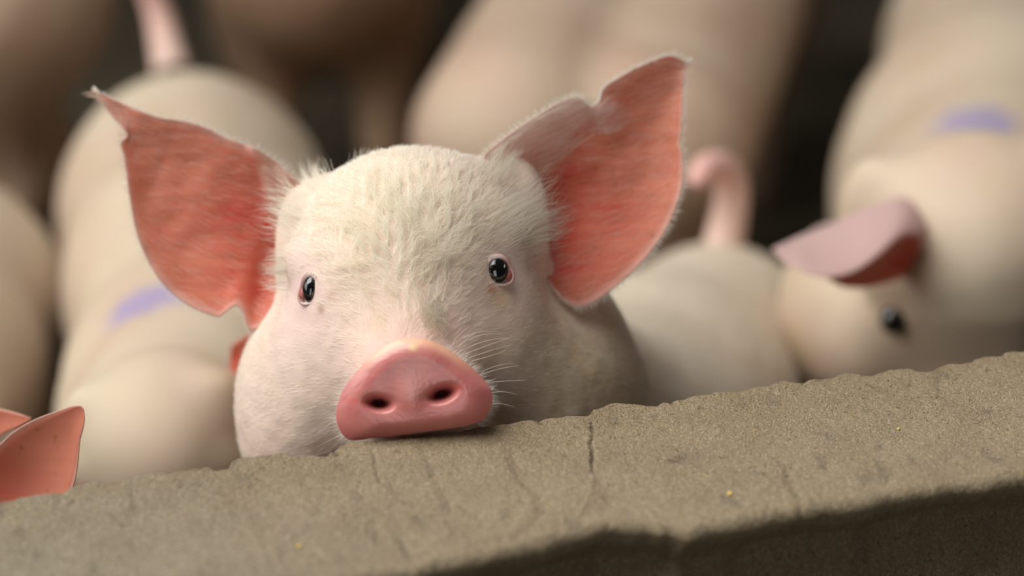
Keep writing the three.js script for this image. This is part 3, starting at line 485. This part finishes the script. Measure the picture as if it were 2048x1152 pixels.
  // whiskers beside the snout
  const whisk = [[905, 690, 945, 655, 1000, 664], [912, 695, 955, 662, 1005, 668], [922, 702, 970, 676, 1018, 676], [930, 708, 975, 690, 1028, 672], [938, 716, 980, 700, 1020, 690], [944, 722, 985, 712, 1012, 700], [905, 688, 920, 664, 936, 656], [916, 698, 935, 672, 946, 668], [962, 745, 990, 728, 1030, 727], [966, 748, 1000, 735, 1038, 731], [972, 765, 1010, 762, 1052, 760], [984, 785, 1010, 780, 1034, 790], [986, 806, 1006, 806, 1030, 815], [700, 860, 660, 880, 634, 894], [690, 850, 650, 852, 628, 872], [692, 840, 655, 838, 640, 850]];
  for (const [x0, y0, x1, y1, x2, y2] of whisk) {
    const h0 = hm(x0, y0, -4); let z = 10; while (z > -60 && field(prims, h0[0], h0[1], z) > 0.5) z -= 1;
    const c = new THREE.QuadraticBezierCurve3(V(...hm(x0, y0, Math.max(z, -14))), V(...hm(x1, y1, -4)), V(...hm(x2, y2, -8))), g = new THREE.TubeGeometry(c, 16, 0.13, 5), p = g.attributes.position, q = V();
    for (let i = 0; i <= 16; i++) { c.getPointAt(i / 16, q); for (let j = 0; j <= 5; j++) { const o = i * 6 + j, k = 1 - 0.65 * i / 16; p.setXYZ(o, q.x + (p.getX(o) - q.x) * k, q.y + (p.getY(o) - q.y) * k, q.z + (p.getZ(o) - q.z) * k); } }
    g.deleteAttribute('uv'); g.setAttribute('color', new THREE.BufferAttribute(new Float32Array(p.count * 3).map((_, i) => [0.86, 0.81, 0.70][i % 3]), 3));
    part('whisker', g.applyMatrix4(toWorld), hairMat, t, base);
  }
  tail([at(1440, 520, -660), at(1452, 465, -662), at(1462, 410, -660), at(1462, 360, -655), at(1440, 332, -640), at(1408, 338, -625), at(1390, 372, -620)], 0.0165, 0.009, t, base);
}
function tail(points, r0, r1, parent, base) {
  const c = new THREE.CatmullRomCurve3(points), n = 40, g = new THREE.TubeGeometry(c, n, 1, 12), p = g.attributes.position, q = V(), col = [];
  for (let i = 0; i <= n; i++) { c.getPointAt(i / n, q); const r = mixn(r0, r1, i / n) * (i === n ? 0.3 : 1); for (let j = 0; j <= 12; j++) { const o = i * 13 + j; p.setXYZ(o, q.x + (p.getX(o) - q.x) * r, q.y + (p.getY(o) - q.y) * r, q.z + (p.getZ(o) - q.z) * r); col.push(...mix3([0.72, 0.52, 0.43], [0.72, 0.40, 0.35], i / n)); } }
  g.deleteAttribute('uv'); g.setAttribute('color', new THREE.BufferAttribute(new Float32Array(col), 3)); part('tail', g, skin, parent, base);
}

// ---------------------------------------------------------------- the other pigs of the pen
function penPig({ label, chain, head, eyes = true, legs = true, ears = [], tailAt, mark, lobes = [], tint = [0.85, 0.835, 0.78], cell = 8 }) {
  const mm = (p) => [p[0] * 1000, p[1] * 1000, p[2] * 1000], prims = [], base = V(chain[1][0], 0, chain[1][2]);
  const t = thing('pig', label, 'pig', base);
  for (let i = 1; i < chain.length; i++) prims.push(cone(mm(chain[i - 1]), mm(chain[i]), chain[i - 1][3] * 1000, chain[i][3] * 1000, 45));
  const a = chain[0], b = chain[chain.length > 3 ? 2 : 1], dir = V(b[0] - a[0], 0, b[2] - a[2]).normalize(), sd = V(-dir.z, 0, dir.x);
  for (const [p, q] of lobes) prims.push(cone(mm(p), mm(q), p[3] * 1000, q[3] * 1000, 24));
  if (legs) for (const [p, fwd] of [[chain[0], 0.02], [chain[2], 0.03]]) for (const s of [-1, 1]) {
    const o = p[3] * 0.52, x = p[0] + sd.x * o * s + dir.x * fwd, z = p[2] + sd.z * o * s + dir.z * fwd, hind = p === chain[0];
    prims.push({ ...ell(mm([x, p[1] - p[3] * 0.45, z]), [p[3] * 480, p[3] * 850, p[3] * 560], 40) });
    const kx = x - dir.x * (hind ? 0.05 : -0.01), kz = z - dir.z * (hind ? 0.05 : -0.01);
    prims.push(cone(mm([x, p[1] - p[3] * 0.7, z]), mm([kx, 0.15, kz]), p[3] * 400, 27, 30), cone(mm([kx, 0.15, kz]), mm([x, 0.022, z]), 25, 21, 14));
  }
  let M = null, inv = null, sc = 1;
  if (head) {
    sc = head.s; M = new THREE.Matrix4().compose(V(...mm(head.p)), new THREE.Quaternion().setFromEuler(new THREE.Euler(head.r[0], head.r[1], head.r[2], 'YXZ')), V(sc, sc, sc)).multiply(new THREE.Matrix4().makeTranslation(-OFF[0], -OFF[1], -OFF[2]));
    inv = M.clone().invert().elements;
  }
  const f = (x, y, z) => {
    let d = field(prims, x, y, z);
    if (inv) {
      const X = inv[0] * x + inv[4] * y + inv[8] * z + inv[12], Y = inv[1] * x + inv[5] * y + inv[9] * z + inv[13], Z = inv[2] * x + inv[6] * y + inv[10] * z + inv[14];
      const r = Math.hypot(X - OFF[0], Y - OFF[1], Z - OFF[2]);
      if (r < 260) { const h = field(headPrims, X, Y, Z) * sc, k = 45, q = Math.max(k - Math.abs(d - h), 0) / k; d = Math.min(d, h) - q * q * k * 0.25; }
      else d = Math.min(d, (r - 200) * sc);
    }
    return d + 1.6 * noise(x / 50, y / 50, z / 50);
  };
  const lo = [1e9, 1e9, 1e9], hi = [-1e9, -1e9, -1e9], grow = (p, r) => { for (let k = 0; k < 3; k++) { lo[k] = Math.min(lo[k], p[k] - r); hi[k] = Math.max(hi[k], p[k] + r); } };
  for (const c of chain) grow(mm(c), c[3] * 1000 + 60); if (head) grow(mm(head.p), 190 * sc); if (legs) lo[1] = -10;
  const s = surface(f, lines(lo[0], hi[0], cell), lines(lo[1], hi[1], cell), lines(lo[2], hi[2], cell));
  const col = paint(s.P, s.N, (x, y, z) => {
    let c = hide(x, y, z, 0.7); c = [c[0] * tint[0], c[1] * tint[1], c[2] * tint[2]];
    if (mark) { const q = Math.hypot((x / 1000 - mark.p[0]) / mark.r[0], (z / 1000 - mark.p[2]) / mark.r[1]) + 0.35 * noise(x / 18, y / 18, z / 18); c = mix3(c, [0.23, 0.20, 0.46], (mark.a ?? 0.7) * sstep(1.05, 0.35, q) * (y / 1000 > mark.p[1] - 0.1 ? 1 : 0)); }
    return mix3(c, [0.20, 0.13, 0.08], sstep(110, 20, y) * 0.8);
  });
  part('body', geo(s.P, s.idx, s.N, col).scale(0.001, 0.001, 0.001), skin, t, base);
  if (head && eyes) for (const e of [[622, 577, -56], [995, 540, -55]]) {
    const h = hm(...e), n = V(0, 0, 0); let z = 0; while (z > -110 && field(headPrims, h[0], h[1], z) > 0) z -= 1;
    const c = V(h[0], h[1], z - 1).applyMatrix4(M).multiplyScalar(0.001);
    part('eye', new THREE.SphereGeometry(0.0085 * sc, 20, 14).translate(c.x, c.y, c.z), eyeMat, t, base);
  }
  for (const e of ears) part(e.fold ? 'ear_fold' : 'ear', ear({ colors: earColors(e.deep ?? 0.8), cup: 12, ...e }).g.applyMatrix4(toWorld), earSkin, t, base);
  if (tailAt) tail(tailAt, 0.017, 0.009, t, base);
  return t;
}
const lilacEar = { front: () => [0.76, 0.56, 0.53], back: () => [0.74, 0.44, 0.40] };
const px3 = (list) => list.map((p) => hm(...p));
const R = (d) => d * Math.PI / 180;

penPig({                                                    // between the far-left pig and the one at the wall
  label: 'pale pig behind the spread ear, rump and tail up at the back, faint violet mark', cell: 7,
  chain: [[-0.272, 0.375, -0.80, 0.110], [-0.240, 0.375, -0.62, 0.102], [-0.212, 0.39, -0.40, 0.093], [-0.208, 0.440, -0.225, 0.076]],
  head: { p: [-0.212, 0.465, -0.155], r: [R(12), R(3), 0], s: 0.72 }, eyes: false,
  tailAt: [at(345, 150, -930), at(330, 80, -950), at(318, 30, -955), at(300, -20, -950), at(296, -60, -940)],
  mark: { p: [-0.243, 0.5, -0.355], r: [0.036, 0.034], a: 0.65 },
  ears: [{ up: px3([[462, 690, -245], [500, 668, -235], [545, 690, -225], [590, 740, -215]]), low: px3([[460, 765, -250], [485, 775, -240], [530, 790, -230], [590, 744, -215]]) },
    { up: px3([[215, 950, -215], [165, 965, -205], [130, 1020, -195], [115, 1080, -180]]), low: px3([[210, 1050, -210], [175, 1090, -200], [140, 1100, -190], [115, 1082, -180]]) }],
});
penPig({                                                    // cut by the frame's left side
  label: 'pale pig showing only its flank and two red ears behind the grey wall end', cell: 8,
  chain: [[-0.470, 0.340, -0.67, 0.108], [-0.468, 0.345, -0.50, 0.106], [-0.44, 0.385, -0.28, 0.095], [-0.39, 0.44, -0.16, 0.075]],
  head: { p: [-0.362, 0.535, -0.075], r: [R(-4), R(4), 0], s: 0.9 },
  ears: [{ up: px3([[-110, 960, -95], [-60, 920, -80], [0, 888, -66], [22, 868, -62], [54, 847, -58], [87, 832, -54], [119, 821, -50], [147, 812, -48], [163, 813, -46], [168, 822, -46]]), low: px3([[-80, 1080, -98], [20, 1090, -84], [90, 1060, -70], [130, 1020, -60], [150, 960, -54], [156, 923, -52], [160, 881, -49], [167, 853, -47], [169, 832, -46], [168, 824, -46]]), cup: 14, deep: 0.9 },
    { up: px3([[-160, 850, -120], [-80, 812, -112], [0, 818, -104], [36, 827, -98], [62, 836, -94]]), low: px3([[-160, 960, -122], [-80, 930, -114], [0, 872, -106], [40, 852, -98], [62, 838, -94]]), cup: 8, deep: 0.9 }],
});
penPig({                                                    // right of the picture, looking down
  label: 'pale pig with one lilac-pink ear folded forward over its small dark eye, violet back mark', cell: 7,
  chain: [[0.59, 0.36, -1.42, 0.130], [0.525, 0.365, -1.20, 0.140], [0.435, 0.365, -0.88, 0.135], [0.365, 0.405, -0.62, 0.098]],
  head: { p: [0.318, 0.478, -0.40], r: [R(16), R(3), 0], s: 1.22 },
  mark: { p: [0.362, 0.5, -0.66], r: [0.042, 0.05], a: 0.62 },
  ears: [{ up: px3([[1850, 440, -430], [1834, 410, -422], [1804, 394, -412], [1752, 409, -398], [1680, 440, -385], [1610, 468, -368], [1545, 497, -335]]), low: px3([[1838, 470, -372], [1800, 474, -350], [1752, 514, -326], [1700, 546, -314], [1650, 555, -308], [1600, 541, -312], [1570, 524, -322], [1545, 499, -335]]), cup: -10, colors: lilacEar },
    { up: px3([[1840, 468, -374], [1800, 476, -352], [1752, 516, -328], [1700, 548, -316], [1654, 556, -311]]), low: px3([[1838, 540, -420], [1790, 560, -400], [1740, 574, -380], [1690, 574, -350], [1656, 558, -312]]), cup: 6, deep: 1.0, fold: true },
    { up: px3([[2080, 420, -440], [2150, 380, -420], [2230, 400, -400], [2320, 480, -380]]), low: px3([[2120, 560, -430], [2170, 570, -410], [2240, 560, -390], [2320, 484, -380]]), cup: -14, colors: lilacEar }],
});
penPig({                                                    // high in the middle
  label: 'broad pig seen from behind, above the raised ear, brightest on one flank', cell: 10,
  chain: [[0.062, 0.29, -0.95, 0.115], [0.147, 0.29, -1.34, 0.125], [0.24, 0.33, -1.65, 0.12], [0.29, 0.36, -1.85, 0.095]],
  lobes: [[[0.006, 0.37, -0.95, 0.098], [0.089, 0.38, -1.34, 0.102]], [[0.122, 0.36, -0.95, 0.096], [0.209, 0.37, -1.34, 0.1]]],
  tint: [0.80, 0.72, 0.665],
  head: { p: [0.33, 0.34, -2.03], r: [R(10), R(172), 0], s: 1.15 }, eyes: false,
});
penPig({                                                    // dim, across the back
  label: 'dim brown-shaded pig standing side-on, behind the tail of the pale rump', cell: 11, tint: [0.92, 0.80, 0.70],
  chain: [[-0.57, 0.36, -1.42, 0.135], [-0.73, 0.36, -1.44, 0.145], [-0.99, 0.37, -1.48, 0.135], [-1.16, 0.38, -1.50, 0.10]],
  head: { p: [-1.33, 0.36, -1.50], r: [R(10), R(-80), 0], s: 1.1 }, eyes: false,
});
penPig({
  label: 'darkest pig in the deep shade, its legs between the two lit backs', cell: 11, tint: [0.50, 0.39, 0.31],  // dark tint puts the shade at the back into its skin colour
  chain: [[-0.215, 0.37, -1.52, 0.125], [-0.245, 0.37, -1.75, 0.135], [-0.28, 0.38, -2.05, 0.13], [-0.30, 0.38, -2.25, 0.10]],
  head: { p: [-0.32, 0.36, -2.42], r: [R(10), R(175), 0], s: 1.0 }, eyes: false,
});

// ---------------------------------------------------------------- feed crumbs on the wall
{
  const m = new THREE.MeshStandardMaterial({ name: 'maize_crumb', color: new THREE.Color().setRGB(0.78, 0.55, 0.12), roughness: 0.7 });
  const spots = [[1460, 988, 1.0, 'yellow maize crumb near the middle of the wall top, the largest one'], [1797, 858, 0.65, 'tiny yellow maize crumb on the wall below the pig with the folded ear'], [598, 1093, 0.85, 'dull yellow maize crumb low on the grey end of the wall']];
  for (const [px, py, s, label] of spots) {
    const g = new THREE.IcosahedronGeometry(0.0011 * s, 2), p = g.attributes.position; for (let i = 0; i < p.count; i++) { const k = 1 + 0.25 * noise(p.getX(i) * 1500, p.getY(i) * 1500, px); p.setXYZ(i, p.getX(i) * k, p.getY(i) * k * 0.8, p.getZ(i) * k); } g.computeVertexNormals();
    const [u, v] = onTop(px, py), w = wallPoint(u, YW + 0.0003, v), o = new THREE.Mesh(g, m); o.name = numbered('feed_crumb'); o.position.set(...w); o.castShadow = o.receiveShadow = true; tag(o, label, 'crumb', 'feed crumbs on the wall'); scene.add(o);
  }
}
renderer.render(scene, camera);
